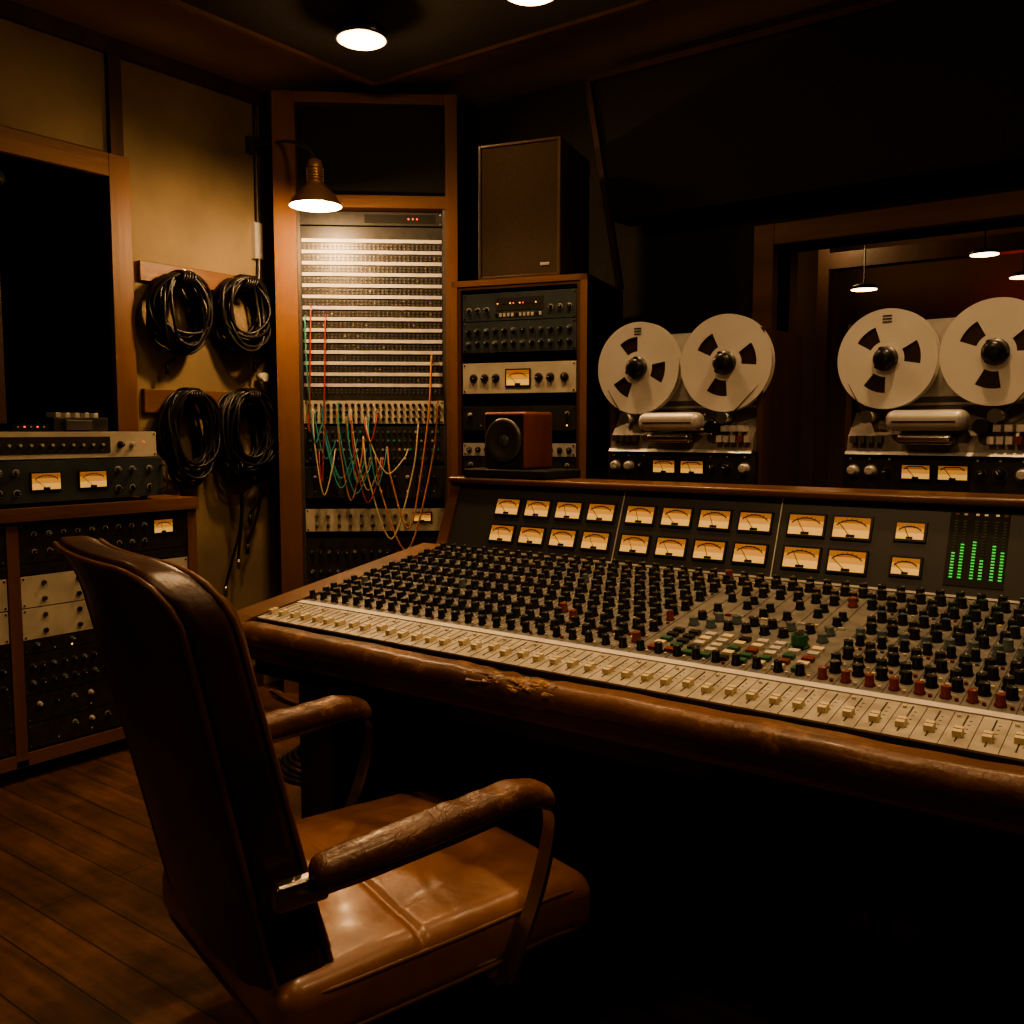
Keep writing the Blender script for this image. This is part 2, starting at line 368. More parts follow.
b=B('wall_absorber_panel')
vs=[(x,WY-.16,z) for x,z in [(-2.38,2.96),(-2.26,2.32),(2.1,2.32),(2.1,2.96)]]+[(x,WY-.001,z) for x,z in [(-2.38,2.96),(-2.26,2.32),(2.1,2.32),(2.1,2.96)]]
b.add(vs,[(0,1,2,3),(7,6,5,4),(0,4,5,1),(1,5,6,2),(2,6,7,3),(3,7,4,0)],cloudm)
b.tube([(-2.39,WY-.17,2.97),(-2.21,WY-.17,2.0)],.01,woodd,flat=(.014,.014),up=(0,1,0))
b.tube([(-2.39,WY-.17,2.975),(2.1,WY-.17,2.975)],.01,woodd,flat=(.02,.014),up=(0,1,0))
b.make()

# ---------------------------------------------------------------- cable wall
b=B('cable_hanger_board')
for z0,z1 in((2.03,2.12),(1.43,1.54)):
    b.box(WX,WX+.025,2.46,3.16,z0,z1,woodh)
    for yy in((2.62,2.97)):
        b.cyl((WX+.02,yy,z0+.03),(WX+.13,yy,z0+.055),.009,steel,8)
b.make(bevel=.003)
def coil(y,z,w,h,n,dang,seedv):
    random.seed(seedv); b=B('cable_coil')
    for i in range(n):
        ww=w/2*random.uniform(.62,1.05); hh=h/2*random.uniform(.76,1.03); x=WX+.045+.10*random.random()
        dy=random.uniform(-.018,.018); tl=random.uniform(-.15,.15); ph=random.uniform(0,6)
        pts=[]
        for k in range(36):
            a=2*math.pi*k/36
            yy=ww*math.cos(a)*(1+.04*math.sin(3*a+ph)); zz=hh*math.sin(a)
            pts.append((x+.02*math.sin(a*2+ph),y+dy+yy+zz*tl*.3,z+(h/2-hh)+zz))
        b.tube(pts,.0078,rubber,6,closed=True)
    for k in range(5):
        pts=[(WX+.095+.075*math.cos(a),y+.0+.014*(k-2)+.01*math.sin(a),z+h/2-.02+.035*math.sin(a)) for a in [2*math.pi*j/12 for j in range(12)]]
        b.tube(pts,.006,rubber,5,closed=True)
    for i,L in enumerate(dang):
        y0=y+random.uniform(-.08,.08)
        pts=spline([(WX+.12,y0,z-h*.35),(WX+.1,y0+random.uniform(-.03,.03),z-h/2-L*.4),(WX+.06,y0+random.uniform(-.05,.05),z-h/2-L)],6)
        b.tube(pts,.007,rubber,6); e=pts[-1]; b.cyl(e,e-Vector((0,0,.05)),.010,steel if i%2 else rubber,8)
    b.make()
coil(2.62,1.89,.30,.36,24,[.05],1); coil(2.975,1.92,.29,.35,24,[.05],2)
coil(2.64,1.31,.28,.44,24,[.10,.18],3); coil(2.975,1.33,.29,.42,28,[.2,.42,.35,.55],4)
b=B('wall_conduit')
b.tube(spline([(WX+.02,3.13,CE-.07),(WX+.02,3.13,2.5),(WX+.025,3.13,2.2),(WX+.03,3.11,2.0)],6),.009,darksteel,8)
b.box(WX,WX+.035,3.10,3.15,2.22,2.40,alu); b.cyl((WX+.03,3.11,1.62),(WX+.08,3.11,1.62),.022,white,12)
b.make()

# ---------------------------------------------------------------- left outboard cabinet
M=T(-3.57,.75,0)@RZ(90)
b=B('outboard_gear_cabinet',M); D=.35
b.box(0,1.72,-.02,D,1.005,1.055,woodh)
for xx in(0,.90,1.675): b.box(xx,xx+.045,0,D,.06,1.005,wood)
b.box(0,1.72,0,D,.06,.11,woodh); b.box(.02,1.70,.03,D-.02,0,.06,blackm); b.box(0,1.72,D-.02,D,.1,1.0,woodd)
for x0,x1 in((.045,.90),(.945,1.675)):
    z=1.0
    for h,st in((.16,'blk_vur'),(.045,'blk_blank'),(.125,'cream_plate'),(.125,'cream_plate'),(.055,'blk_mix'),(.16,'blk_knobs'),(.11,'blk_mix'),(.10,'blk_mix')):
        gear(b,x0+.003,x1-.003,z-h,z,st,.012,depth=.3); z-=h
b.make(bevel=.002)
b=B('preamp_unit',M); gear(b,.78,1.57,1.07,1.235,'blue_vu2',.02,depth=.3); b.box(.785,1.565,.02,.33,1.075,1.232,bluegrey)
for xx in(.83,1.5):
    for yy in(.05,.28): b.cyl((xx,yy,1.055),(xx,yy,1.075),.015,black,10)
for sx in(.79,1.56): b.tube([(sx,.012,1.10),(sx,-.03,1.10),(sx,-.03,1.20),(sx,.012,1.20)],.005,steel,8)
b.make(bevel=.002)
b=B('tuner_unit',M); gear(b,.80,1.55,1.236,1.345,'cream_window',.03,depth=.28); b.box(.805,1.545,.03,.31,1.237,1.343,alu); b.make(bevel=.002)
b=B('desktop_accessory_box',M); b.box(1.15,1.38,.10,.25,1.346,1.40,panel); b.box(1.19,1.30,.08,.098,1.35,1.39,darksteel)
for i in range(5): b.box(1.17+i*.04,1.19+i*.04,.12,.2,1.40,1.42,alu)
b.make(bevel=.002)
b=B('small_mixer',M); b.box(.98,1.12,.08,.25,1.346,1.375,black)
for i in range(5): led(b,1.0+i*.025,1.362,ledr if i%2 else alu,.003,.08)
b.make()

# ---------------------------------------------------------------- patch bay cabinet
M=T(-3.75,3.09,0)@RZ(40.5); W=.905
b=B('patch_bay_cabinet',M); PT=3.0
b.box(0,.110,-.02,.22,0,PT,wood); b.box(.845,W,-.02,.22,0,PT,wood)
b.box(.11,.845,-.015,.22,PT-.05,PT,woodh); b.box(.11,.845,-.015,.22,2.45,2.51,woodh); b.box(.11,.845,.20,.22,0,PT-.05,blackm)
b.box(.11,.845,.06,.07,2.51,PT-.05,blackm); b.box(.11,.845,-.01,.2,0,.3,woodd)
for xx in(.11,.83): b.box(xx,xx+.015,0,.03,.3,2.45,darksteel)
x0,x1=.125,.83
gear(b,x0,x1,2.365,2.435,'blk_red',.01,depth=.15)
b.box(x0,x1,.005,.02,1.50,2.36,panel)
z=2.29; random.seed(3)
for i in range(14):
    b.box(x0+.005,x1-.005,-.002,.005,z-.0085,z+.0085,white)
    for k in range(32):
        xx=x0+.02+(x1-x0-.04)*k/31
        b.cyl((xx,.005,z-.022),(xx,-.001,z-.022),.0055,darksteel,8); b.cyl((xx,.005,z-.037),(xx,-.001,z-.037),.0055,darksteel,8)
        if random.random()<.10: b.box(xx-.004,xx+.004,-.003,.005,z-.031,z-.028,random.choice([redk,creamcap,yellow]))
    z-=.055
gear(b,x0,x1,1.38,1.50,'cream_blank',.01,depth=.15)
for k in range(22):
    for j in range(3): b.cyl((x0+.03+.645*k/21,.004,1.405+.035*j),(x0+.03+.645*k/21,-.008,1.405+.035*j),.009,black,8)
gear(b,x0,x1,1.18,1.37,'blk_blank',.01,depth=.15)
for k in range(24):
    for j in range(4): b.cyl((x0+.03+.645*k/23,.004,1.205+.045*j),(x0+.03+.645*k/23,-.008,1.205+.045*j),.0065,random.choice([alu,darksteel,darksteel,greyk,tealc]),8)
gear(b,x0,x1,1.0,1.17,'blk_mix',.01,depth=.15)
gear(b,x0,x1,.83,.95,'cream_vur',.01,depth=.15)
gear(b,x0,x1,.55,.80,'blk_knobs',.01,depth=.15)
b.make(bevel=.002)
b=B('patch_cables',M); random.seed(21)
def pc(xa,za,xb,zb,zl,m,r=.004):
    yo=-random.uniform(.03,.08)
    b.tube(spline([(xa,-.0,za),(xa,-.035,za),(xa+(xb-xa)*.10,yo,(za*.6+zl*.4)),((xa+xb)/2,yo-.02,zl),(xa+(xb-xa)*.90,yo,(zb*.6+zl*.4)),(xb,-.035,zb),(xb,0,zb)],7),r,m,6)
    for (xx,zz) in((xa,za),(xb,zb)): b.cyl((xx,.0,zz),(xx,-.04,zz),.006,random.choice([m,alu]),8)
cols=[tealc,tealc,tealc,creamc,redc,tealc,creamc,orangec,tealc,redc,creamc,tealc,orangec,tealc]
for i,m in enumerate(cols):
    xa=x0+.04+random.uniform(0,.36); xb=min(x1-.05,xa+random.uniform(.05,.22)); za=random.choice([1.405,1.44,1.475]); zb=random.choice([1.25,1.205,1.295,1.44])
    pc(xa,za,xb,zb,min(za,zb)-random.uniform(.08,.30),m)
pc(x1-.06,1.70,x0+.42,1.25,.86,orangec,.0052); pc(x1-.13,1.36,x0+.30,1.3,.80,creamc,.0046); pc(x1-.03,1.475,x0+.36,1.2,.74,orangec,.0052)
pc(x0+.05,1.95,x0+.03,1.44,1.35,redc); pc(x0+.12,1.90,x0+.08,1.25,1.1,redc); pc(x0+.02,1.9,x0+.10,1.40,1.30,tealc)
b.make()

# ---------------------------------------------------------------- outboard rack + speaker
M=T(-2.66,3.15,0)@RZ(14.5); W=.62
b=B('equipment_rack',M)
b.box(0,.045,0,.55,0,1.99,woodd); b.box(W-.045,W,0,.55,0,1.99,woodd); b.box(.045,W-.045,0,.55,1.95,1.99,woodd); b.box(.045,W-.045,.53,.55,0,1.95,blackm); b.box(.045,W-.045,0,.5,0,.1,woodd)
b.box(0.0,.03,-.004,0,0,1.99,wood); b.box(W-.03,W,-.004,0,0,1.99,wood); b.box(.0,W,-.004,0,1.965,1.99,woodh)
x0,x1=.05,W-.05
z=1.935
for h,st in((.12,'blue_leds'),(.135,'blue_knobs'),(.04,None),(.135,'cream_vu1'),(.05,None),(.11,'blk_mix'),(.05,None),(.06,'alu_knobs'),(.10,'blk_mix'),(.09,'blk_leds'),(.12,'blue_knobs'),(.2,'blk_mix')):
    if st: gear(b,x0,x1,z-h,z,st,.015,depth=.4)
    z-=h
b.make(bevel=.002)
b=B('monitor_speaker',M)
b.box(.13,.50,.02,.40,1.99,2.55,woodd); b.box(.142,.488,.008,.02,2.002,2.538,grille)
for q in((.13,.142,1.99,2.55),(.488,.50,1.99,2.55)): b.box(q[0],q[1],.0,.02,q[2],q[3],woodd)
b.box(.142,.488,.0,.02,1.99,2.002,woodd); b.box(.142,.488,.0,.02,2.538,2.55,woodd)
b.box(.41,.45,.004,.008,2.035,2.048,alu); b.make(bevel=.003)

# ---------------------------------------------------------------- tape machines
def tape_machine(cx,cy,rot,rd,sp):
    M=T(cx,cy,0)@RZ(rot); b=B('reel_to_reel_tape_machine',M); w=.285
    zr=1.565
    b.box(-w+.0,w,.0,.36,.08,1.17,woodd); b.box(-w+.03,w-.03,-.004,0,.12,1.15,panel)
    for sx in(-w,w-.02): b.box(sx,sx+.02,-.0,.36,1.17,1.68,woodd)
    b.box(-w+.02,w-.02,.34,.36,1.17,1.68,woodd); b.box(-w+.02,w-.02,.04,.34,1.66,1.68,woodd)
    b.box(-w+.02,w-.02,.05,.30,1.40,1.665,greyp)
    b.box(-.065,.065,.03,.05,1.45,1.68,alu)
    b.box(-w+.04,w-.04,.046,.05,1.425,1.432,alu)
    b.prism([(.05,1.42),(.05,1.28),(-.03,1.28),(-.02,1.33)],-w+.02,w-.02,greyp)
    b.prism([(-.02,1.285),(-.035,1.285),(-.045,1.275),(.0,1.275)],-w+.02,w-.02,alu)
    b.box(-w+.01,w-.01,-.03,.34,1.165,1.28,panel)
    vu(b,-.05,1.225,.080,.040,-.03); vu(b,.055,1.225,.080,.040,-.03)
    for x,rr in((-.24,.017),(-.185,.017),(-.135,.011),(.13,.011),(.18,.015),(.24,.017)): knob(b,x,1.225,rr,black if rr<.016 else alu,-.03,ring=darksteel,h=.022)
    for x in(-.25,-.19,-.13,.12,.18,.24): led(b,x,1.262,random.choice([white,alu,alu]),.003,-.03)
    b.rbox(.23,.07,.062,.026,alu,M=T(-.02,-.045,1.378)); b.box(-.11,.07,-.083,-.078,1.372,1.376,black)
    b.rbox(.16,.05,.03,.012,steel,M=T(-.02,-.05,1.322))
    for x in(-.2,.165): 
        b.cyl((x,.03,1.39),(x,-.05,1.39),.016,alu,16); b.cyl((x,-.05,1.39),(x,-.054,1.39),.02,darksteel,16)
    b.cyl((.13,.0,1.36),(.13,-.06,1.36),.022,black,16)
    for i in range(5): b.box(.145+i*.024,.163+i*.024,-.045,-.0,1.31,1.332,[white,alu,alu,redk,alu][i])
    for i in range(4): b.box(-.25+i*.026,-.23+i*.026,-.045,-.0,1.31,1.332,darksteel)
    for i in range(3): b.box(.16+i*.03,.18+i*.03,-.045,-.0,1.345,1.365,alu)
    for fx in(-.23,.23):
        for fy in(.05,.31): b.cyl((fx,fy,0),(fx,fy,.08),.03,black,12)
    for sgn,ph in((-1,200),(1,215)):
        MM=T(sgn*sp/2,-.02,zr+(.004 if sgn>0 else 0))@RX(90); r=rd/2
        ph+=random.uniform(0,30)
        b.lathe([(r*.80,-.018),(r*.80,.004)],tape,48,MM)
        rings=[.22,.36,.68,.95,1.0]; seg=72
        for yy in(.007,-.0205):
            vs=[];fs=[]
            for dz in(0,-.002):
                for rr in rings:
                    for k in range(seg):
                        a=2*math.pi*k/seg; vs.append((rr*r*math.cos(a),rr*r*math.sin(a),yy+dz))
            n0=len(rings)*seg
            for j in range(len(rings)-1):
                for k in range(seg):
                    k2=(k+1)%seg; ang=(k*360/seg-ph)%120
                    if j==1 and ang<40: continue
                    q=(j*seg+k,(j+1)*seg+k,(j+1)*seg+k2,j*seg+k2)
                    fs.append(q); fs.append(tuple(n0+i for i in reversed(q)))
            for k in range(seg):
                k2=(k+1)%seg; j=len(rings)-1; fs.append((j*seg+k,n0+j*seg+k,n0+j*seg+k2,j*seg+k2))
            b.add(vs,fs,reelm,False,MM)
        b.lathe([(r*.30,-.02),(r*.30,.008)],reelm,32,MM)
        b.lathe([(r*.25,.006),(r*.25,.012),(r*.20,.016)],darksteel,24,MM)
        b.lathe([(r*.20,.014),(r*.20,.034),(r*.14,.040),(r*.05,.041)],black,20,MM)
        for k in range(3): b.box(r*.08,r*.24,-.005,.005,.014,.03,black,MM@RZ(120*k+ph))
        if sgn<0:
            for k in range(3): b.box(-.014,.014,r*(.72+.06*k),r*(.75+.06*k),.0072,.0078,darksteel,MM)
    b.tube([(-sp/2-rd*.40,-.02,zr-.06),(-.2,-.03,1.375),(-.12,-.03,1.36),(.09,-.03,1.36),(.165,-.03,1.375),(sp/2+rd*.40,-.02,zr-.06)],.002,tape,flat=(.006,.0008),up=(0,1,0))
    return b.make()
tape_machine(-1.435,2.92,0,.318,.325)
tape_machine(-.630,2.98,-6,.302,.306)

# ---------------------------------------------------------------- mixing console
L0,L1=-2.14,.86
b=B('mixing_console')
th=math.degrees(math.atan2(.115,.84))
S=T(0,1.67,.815)@RX(th)
SL=.848
b.box(L0,L1,0,SL,-.05,0,condark,S)
b.box(L0,L1,0,.145,0,.004,fadp,S)
b.box(L0,L1,.148,.170,0,.006,white,S)
b.box(L0,L1,.175,SL-.005,0,.003,conp,S)
pitch=.0465; nch=int((L1-L0)/pitch); random.seed(5)
ms0,ms1=-1.02,-.62
def kn(x,v,r,h,mt,top=None):
    MM=S@T(x,v,.003)
    b.lathe([(r*1.15,0),(r*1.15,.004),(r*.95,.006),(r*.88,h)],mt,10,MM)
    if top: b.lathe([(r*.6,h),(r*.6,h+.0015)],top,8,MM)
    b.box(-.0006,.0006,r*.2,r*.8,h+.0002,h+.0012,white,MM@RZ(random.uniform(-140,140)))
for i in range(nch+1):
    x=L0+.014+pitch*i
    b.box(x-.0235,x-.0227,0,.145,.004,.0050,condark,S); b.box(x-.0235,x-.0225,.175,SL-.005,.003,.004,condark,S)
    xc=x
    if x>L1-.02: break
    b.box(xc-.0012,xc+.0012,.02,.135,.004,.0052,condark,S)
    fv=random.choice([.045,.047,.048,.048,.05,.05,.055,.065])
    b.box(xc-.0075,xc+.0075,fv-.013,fv+.013,.004,.016,creamcap,S); b.box(xc-.0075,xc+.0075,fv-.001,fv+.001,.016,.0165,condark,S)
    for k in range(5): b.box(xc+.006,xc+.011,.04+.018*k,.041+.018*k,.004,.0046,condark,S)
    if i%2: b.box(xc-.016,xc-.010,.122,.128,.004,.009,random.choice([creamcap,alu,alu]),S)
    inm=ms0<x<ms1
    for j in range(15):
        v=.205+j*.0435; sx=.006*(1 if j%2 else -1)
        if inm and 1<=j<=10: continue
        t=None; m=black
        if j in(0,) and x>-.6: m=redk
        elif j in(6,) and x>-.6: m=greyk
        elif j in(5,): t=greyk
        elif j in(9,) : t=blue
        if random.random()<.015: m=random.choice([redk,greyk])
        kn(xc+sx,v,.0115 if j%5 else .0098,.024,m,t)
        b.box(xc-.012,xc+.010,v+.0165,v+.0178,.003,.0037,creamcap,S)
        if j%3==1: b.box(xc-sx*2.4-.0035,xc-sx*2.4+.0035,v+.011,v+.017,.003,.008,random.choice([creamcap,alu,alu,redk,greyk]),S)
        if j==0 or j==2: b.box(xc+.012,xc+.018,v-.012,v-.006,.003,.009,random.choice([creamcap,alu,redk]),S)
for i in range(9):
    for j in range(5):
        x=ms0+.03+i*.042; v=.22+j*.032
        m=random.choice([creamcap,green,green,cream,redk,black]) if j<3 else random.choice([creamcap,alu,black])
        b.box(x-.012,x+.012,v-.009,v+.009,.003,.012,m,S)
for i in range(8):
    for j in range(2): kn(ms0+.04+i*.045,.41+j*.05,.012,.02,random.choice([black,black,greyk]),None)
for i in range(6):
    for j in range(3):
        if (i+j)%3!=1: kn(ms0+.05+i*.06,.53+j*.045,.011,.02,black,greyk)
kn(ms1-.08,.36,.020,.03,green,black)
for i in range(12): b.box(ms0+.02+i*.031,ms0+.035+i*.031,.50,.506,.003,.009,random.choice([creamcap,redk,alu,alu]),S)
b.prism([(2.505,.93),(2.60,1.16),(2.74,1.16),(2.74,.66),(2.505,.66)],L0,L1,panel)
BT=math.degrees(math.atan2(.09,.23)); 
BM=T(0,2.51,.93)@RX(-BT)
FH=.247
b.box(L0,L1,-.008,0,.004,FH-.006,condark,BM)
for xs in(-1.466,-.952,-.30,.25): b.box(xs-.0015,xs+.0015,-.0105,-.008,.0,FH,alu,BM)
b.box(L0,L1,-.012,-.006,0,.006,alu,BM)
zr1,zr2=.163,.068
for c in range(4):
    for g in(-1.911,-1.396):
        for zz in(zr1,zr2): vu(b,g+c*.1245,zz,.092,.052,-.008,BM)
for c in range(2):
    for zz in(zr1,zr2): vu(b,-.874+c*.124,zz,.096,.056,-.008,BM)
for zz in(zr1,zr2): vu(b,-.600,zz,.068,.043,-.008,BM)
b.box(-.508,-.372,-.010,-.008,.03,.235,blackm,BM)
for k in range(6):
    xx=-.492+k*.0195+(.008 if k>1 else 0)+(.006 if k>3 else 0)
    lv=[9,12,13,7,12,10][k]
    for s_ in range(20):
        zz=.05+s_*.0078
        m=ledg if s_<lv else ledgd
        b.box(xx-.0040,xx+.0040,-.0115,-.010,zz,zz+.0036,m,BM)
    b.box(xx-.004,xx+.004,-.0115,-.010,.215,.220,random.choice([redk,alu,creamcap]),BM)
for c in range(3):
    for zz in(zr1,zr2): vu(b,-.2+c*.124,zz,.1,.056,-.008,BM)
b.rbox(L1-L0+.10,.19,.024,.010,woodc,n=(20,2,1),M=T((L0+L1)/2,2.66,1.170))
ch=[(2.47,.90),(2.50,.955),(2.585,1.168),(2.75,1.168),(2.75,.60),(2.47,.60)]
lo=[(1.60,.72),(1.585,.76),(1.585,.79),(1.61,.808),(1.66,.822),(2.49,.945),(2.49,.60),(1.75,.66)]
b.prism(ch,L0-.045,L0,woodc); b.prism(ch,L1,L1+.045,woodc)
b.prism(lo,L0-.10,L0,woodc); b.prism(lo,L1,L1+.10,woodc)
def ra(p):
    x,y,z=p; X=x+(L0+L1)/2
    d=math.exp(-((X+1.2)/.11)**2)
    if z>0 or y<0:
        z-=.007*d*(1+math.sin(x*90)*.5)
    z+=.0012*math.sin(x*17)+.0008*math.sin(x*43+1)
    y+=.0015*math.sin(x*11+2)
    return (x,y,z)
b.rbox(L1-L0+.2,.085,.060,.028,railm,n=(260,3,1),k=5,fn=ra,M=T((L0+L1)/2,1.627,.783))
random.seed(8)
for i in range(60):
    px=-1.2+random.gauss(0,.065); py=1.592+random.uniform(-.004,.036)
    zt=.807-max(0,(1.606-py))*.9-.004*math.exp(-((px+1.2)/.1)**2)
    b.rbox(random.uniform(.014,.045),random.uniform(.005,.016),.009,.003,foam if i%3 else railm,n=(1,1,1),k=2,M=T(px,py,zt)@RZ(random.uniform(-30,30))@RX(random.uniform(0,35)))
b.box(L0-.1,L1+.1,1.615,1.68,.715,.79,woodc)
b.box(L0,L1,1.66,2.74,.66,.80,condark)
b.prism([(2.1,.66),(2.1,.80),(2.6,.92),(2.6,.66)],L0,L1,condark)
for x0,x1 in((-2.12,-1.98),(.5,.75)):
    b.box(x0,x1,1.80,2.70,0,.66,woodd)
b.box(-1.98,.5,2.58,2.62,.0,.66,panel)
b.box(-1.35,.45,2.42,2.48,0,.10,wood)
b.box(-1.32,-1.26,2.3,2.6,0,.66,woodd)
b.make(bevel=.0008)

b=B('under_console_cables'); random.seed(4)
for i in range(7):
    xa=-1.15+i*.13; xb=xa+random.uniform(.15,.4)
    b.tube(spline([(xa,2.42,.62),(xa+.02,2.36,.3),(xa+.05,2.30,.02),((xa+xb)/2,2.2-random.random()*.15,.012),(xb,2.3,.012),(xb+.03,2.38,.02)],8),.006,rubber,6)
b.make()
b=B('floor_cables'); random.seed(9)
for i in range(5):
    pts=[(-2.75+.22*math.cos(a)*(1+.1*i*.3)+i*.02,2.45+.17*math.sin(a)+i*.015,.010+.012*i) for a in [2*math.pi*k/30 for k in range(30)]]
    b.tube(pts,.008,rubber,6,closed=True)
b.tube(spline([(-2.6,2.5,.06),(-2.75,2.8,.012),(-3.1,3.0,.012),(-3.5,2.95,.012),(-3.75,3.0,.02)],8),.008,rubber,6)
b.make()

b=B('speaker_shelf_slab'); b.rbox(.36,.22,.03,.006,blackm,M=T(-1.94,2.68,1.198)); b.make()
M=T(-2.05,2.60,1.213); b=B('cube_speaker',M)
b.rbox(.185,.17,.20,.012,redwood,M=T(.0925,.085,.10)); b.box(.010,.175,-.003,.004,.010,.190,panel)
MM=T(.0925,-.003,.10)@RX(90)
b.lathe([(.078,0),(.078,.006),(.070,.008)],darksteel,28,MM,caps=False)
b.lathe([(.070,.007),(.060,.010),(.052,.004),(.022,-.001),(.001,.0)],conem,28,MM,caps=False)
b.lathe([(.022,-.000),(.016,.005),(.002,.008)],greyk,20,MM,caps=False)
b.make()

# ---------------------------------------------------------------- chair
CM=T(-1.354,1.275,0)@RZ(74.5)
ch=bpy.data.objects.new('leather_armchair',None); bpy.context.collection.objects.link(ch)
Wb,Hb=.60,.775; zb0=.38
def fb(p):
    x,y,z=p
    hz=z+Hb/2
    Rr=.11; a=abs(y)-(Wb/2-Rr); c=hz-(Hb-Rr)
    if a>0 and c>0:
        ua,uc=a/Rr,c/Rr
        a2=ua*math.sqrt(max(0,1-uc*uc/2)); c2=uc*math.sqrt(max(0,1-ua*ua/2))
        y=math.copysign(Wb/2-Rr+a2*Rr,y); hz=Hb-Rr+c2*Rr
    t=hz/Hb
    y*=1-.06*(1-t)
    xx=x*(1-.25*t)-.245-.19*t+.035*(2*y/Wb)**2
    xx+=-.035*max(0,(t-.85)/.15)**2
    return (xx,y,zb0+hz)
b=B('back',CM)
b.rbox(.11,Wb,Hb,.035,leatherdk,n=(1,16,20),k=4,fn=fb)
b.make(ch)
b=B('back_front_cushion',CM)
def fc(p):
    q=fb((p.x*1.0,p.y,p.z)); return (q[0]+.045+.012*math.cos(p.y*10)*math.cos(p.z*4),q[1]*.93,q[2]-.01)
b.rbox(.08,Wb-.02,Hb-.06,.035,leather,n=(1,16,20),k=4,fn=fc); b.make(ch)
b=B('back_piping',CM)
for xo in(-.054,.05):
    pts=[]
    h=Hb/2-.012; w=Wb/2-.008
    for k in range(20): pts.append(fb((xo,-w,-h+2*h*k/20)))
    for k in range(20): pts.append(fb((xo,-w+2*w*k/20,h)))
    for k in range(20): pts.append(fb((xo,w,h-2*h*k/20)))
    b.tube(pts,.0055,piping if xo>0 else leather,6)
b.make(ch)
b=B('seat',CM)
def wr(x,y,cx,cy,ang,L,wd,dp):
    a=R(ang); dx,dy=x-cx,y-cy; u=dx*math.cos(a)+dy*math.sin(a); v=-dx*math.sin(a)+dy*math.cos(a)+.012*math.sin(u*22)
    return dp*math.exp(-(v/wd)**2)*math.exp(-(u/L)**2)
def fs_(p):
    x,y,z=p; u=x/.34; v=y/.32
    if z>0:
        z+=.020*(1-u*u)*(1-v*v)
        z-=.007*math.exp(-((x+.08)/.007)**2)
        z-=.006*math.exp(-((y)/.007)**2)*(1 if x<-.08 else .0)
        for q in((.05,-.10,75,.10,.010,.004),(.12,.05,110,.12,.012,.005),(.0,.12,60,.10,.010,.004),(.18,-.12,40,.08,.010,.004),(.20,.12,130,.09,.012,.004),(-.02,-.2,20,.08,.009,.003),(.1,-.02,10,.08,.010,.0035)):
            z-=wr(x,y,*q)
        z+=.003*math.sin(x*27+y*15)*math.cos(y*19-x*9)*(1-u**4)*(1-v**4)
    if u>.6: z-=.02*((u-.6)/.4)**2
    return (x+.060,y*(1-.04*max(0,u)),z+.392)
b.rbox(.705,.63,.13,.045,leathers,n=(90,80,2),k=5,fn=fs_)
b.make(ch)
b=B('seat_piping',CM)
for zz in(.037,-.045):
    pts=[]; a=.347;c=.31
    for k in range(96):
        t=2*math.pi*k/96; e=.18
        xx=a*math.copysign(abs(math.cos(t))**e,math.cos(t)); yy=c*math.copysign(abs(math.sin(t))**e,math.sin(t))
        pts.append(Vector(fs_((xx,yy,-.0001)))+Vector((0,0,zz)))
    b.tube(pts,.005,piping,6,closed=True)
b.make(ch)
b=B('seat_pan',CM); b.rbox(.56,.54,.03,.01,black,M=T(.03,0,.322)); b.make(ch)
for sg in(-1,1):
    y=sg*.345
    b=B('arm_pad',CM)
    def fa(p,y=y):
        x,yy,z=p; t=(x+.235)/.47
        zz=z*(1+.12*math.sin(math.pi*t)) +.655+.035*t -.03*max(0,(t-.82)/.18)**2
        w2=.0012*math.sin(x*95+yy*40)+.001*math.sin(x*47+2) if z>0 else 0
        return (x-.005,y+yy*(1+.25*math.sin(math.pi*min(1,t*.8+.1))),zz+w2*(1 if t>.5 else .3))
    b.rbox(.49,.055,.05,.022,leatherw,n=(50,3,1),k=4,fn=fa); b.make(ch)
    b=B('arm_frame',CM)
    pts=spline([(-.29,y*.90,.625),(-.22,y,.628),(0,y,.640),(.17,y,.655),(.222,y,.650),(.242,y,.61),(.215,y,.50),(.165,y,.39),(.13,y,.335)],8)
    b.tube(pts,.01,chrome,flat=(.017,.0045),up=(0,1,0))
    b.tube([(.13,y+.004*sg,.337),(.13,y*.5,.322)],.01,chrome,flat=(.02,.005),up=(1,0,0))
    b.rbox(.09,.03,.045,.008,chrome,M=T(-.262,y*.95,.625))
    b.make(ch)
b=B('base',CM)
b.cyl((0.02,0,.10),(0.02,0,.32),.028,darksteel,20); b.cyl((0.02,0,.07),(0.02,0,.14),.045,black,20)
for k in range(5):
    a=2*math.pi*k/5+.3; d=Vector((math.cos(a),math.sin(a),0)); c=Vector((.02,0,0))
    b.tube([c+d*.03+Vector((0,0,.115)),c+d*.30+Vector((0,0,.075))],.01,darksteel,flat=(.014,.02),up=(0,0,1))
    e=c+d*.30; pz=Vector((-d.y,d.x,0))
    b.cyl(e+Vector((0,0,.03))-pz*.022,e+Vector((0,0,.03))+pz*.022,.03,black,16); b.cyl(e+Vector((0,0,.03)),e+Vector((0,0,.08)),.008,steel,8)
b.make(ch)

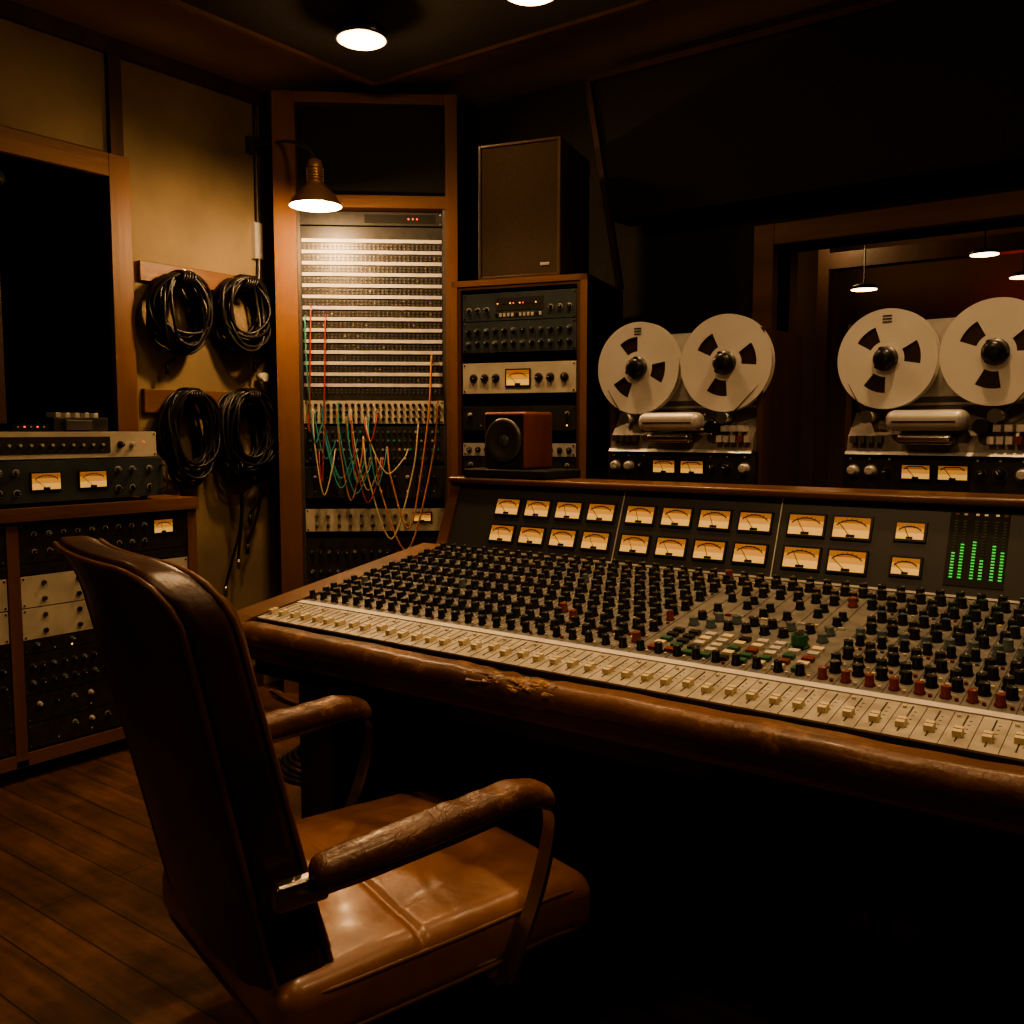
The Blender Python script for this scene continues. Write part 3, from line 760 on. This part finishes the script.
# ---------------------------------------------------------------- lamps
WARM=(1,.61,.29)
def light(name,kind,loc,e,rad=.05,col=WARM,size=R(125),blend=.8,rot=(0,0,0)):
    d=bpy.data.lights.new(name,kind); d.energy=e; d.color=col; d.shadow_soft_size=rad
    if kind=='SPOT': d.spot_size=size; d.spot_blend=blend
    o=bpy.data.objects.new(name,d); bpy.context.collection.objects.link(o); o.location=loc; o.rotation_euler=rot; return o
def pendant(x,y,e,z=2.81,top=2.92,size=125,point=0):
    b=B('pendant_lamp',T(x,y,z))
    b.lathe([(.098,0),(.093,.03),(.07,.055),(.04,.07),(.02,.08),(.012,top-z)],black,28)
    b.lathe([(.012,-.018),(.05,-.014),(.08,-.006),(.092,.0005)],diff,28)
    o=b.make()
    l=light('pendant_light','SPOT',(x,y,z-.03),e,.05,size=R(size)); l.parent=o; l.location=Vector((x,y,z-.03))-o.location
    if point:
        l=light('pendant_glow','POINT',(x,y,z-.06),point,.03); l.parent=o; l.location=Vector((x,y,z-.06))-o.location
pendant(-2.62,2.59,32,size=110,point=6); pendant(-1.89,2.66,48,size=115,point=2.5); pendant(-.55,2.62,46,size=115,point=2)
pendant(-1.05,1.35,74,size=130); pendant(-2.75,1.1,34,size=110); pendant(.4,1.5,42,size=130); pendant(-.4,.25,18,size=130)  # first inferred from seat highlights; other three unseen, added as fill light
# unseen sconce added behind the camera as fill for under the console
b=B('fill_sconce',T(-1.1,SY,1.62)); b.box(-.05,.05,0,.02,-.08,.08,darksteel); b.cyl((0,.02,-.02),(0,.09,-.02),.012,darksteel,10)
b.lathe([(.07,-.01),(.045,.10)],shadein,24,T(0,.10,0),caps=False); b.lathe([(.004,.0),(.026,.015),(.026,.045),(.004,.06)],diff,16,T(0,.10,0))
b.make()
light('sconce_fill_light','POINT',(-1.1,SY+.22,1.62),9,.05)
LX,LY=-3.27,2.93
b=B('clamp_lamp',T(LX,LY,0))
b.lathe([(.118,2.355),(.112,2.37),(.075,2.42),(.045,2.445),(.036,2.46),(.036,2.53),(.028,2.555),(.01,2.565)],bronze,32,caps=False)
b.lathe([(.1165,2.356),(.110,2.37),(.073,2.418),(.04,2.442)],shadein,32,caps=False)
for k in range(5): b.lathe([(.039,2.467+k*.013),(.039,2.473+k*.013)],bronze,24)
b.lathe([(.002,2.362),(.03,2.368),(.045,2.39),(.04,2.42),(.02,2.438)],bulb,24)
b.tube(spline([(0,0,2.56),(-.08,.03,2.63),(-.30,.12,2.72),(-.50,.17,2.76),(WX-LX+.01,.19,2.78)],8),.008,darksteel,8)
b.box(WX-LX,WX-LX+.03,.15,.22,2.74,2.82,darksteel)
o=b.make()
l=light('clamp_light','POINT',(LX,LY,2.325),36,.04); l.parent=o; l.location=Vector((LX,LY,2.325))-o.location
for (x,y,z,e) in((-1.5,5.2,2.10,14),(-.92,5.2,2.22,14),(-.80,5.6,2.15,14)):  # lamps added beyond the glass, standing in for reflections in the window
    b=B('live_room_reflection_lamp',T(x,y,z)); b.lathe([(.07,0),(.06,.02),(.02,.03),(.004,.035),(.003,CE-z)],black,20); b.lathe([(.066,-.002),(.066,.0)],diff,20); b.make()
    light('live_room_reflection_light','SPOT',(x,y,z-.03),e,.08,size=R(160))
light('live_room_red_light','POINT',(-1.0,6.6,2.15),1.6,.1,(1,.08,.05))
light('live_room_wall_light','POINT',(-1.9,5.6,2.6),14,.1)

w=bpy.data.worlds.new('world'); bpy.context.scene.world=w; w.use_nodes=True
w.node_tree.nodes['Background'].inputs[0].default_value=(.9,.65,.4,1); w.node_tree.nodes['Background'].inputs[1].default_value=.01
cam=bpy.data.cameras.new('camera'); co=bpy.data.objects.new('camera',cam); bpy.context.collection.objects.link(co)
cam.sensor_width=36; cam.lens=32.7; cam.clip_start=.05
co.location=(0,0,1.35); co.rotation_euler=(R(90-5.04),0,R(36.5))
bpy.context.scene.camera=co
try:
    bpy.context.scene.view_settings.view_transform='AgX'; bpy.context.scene.view_settings.look='AgX - Medium High Contrast'
except Exception as e: print(e)
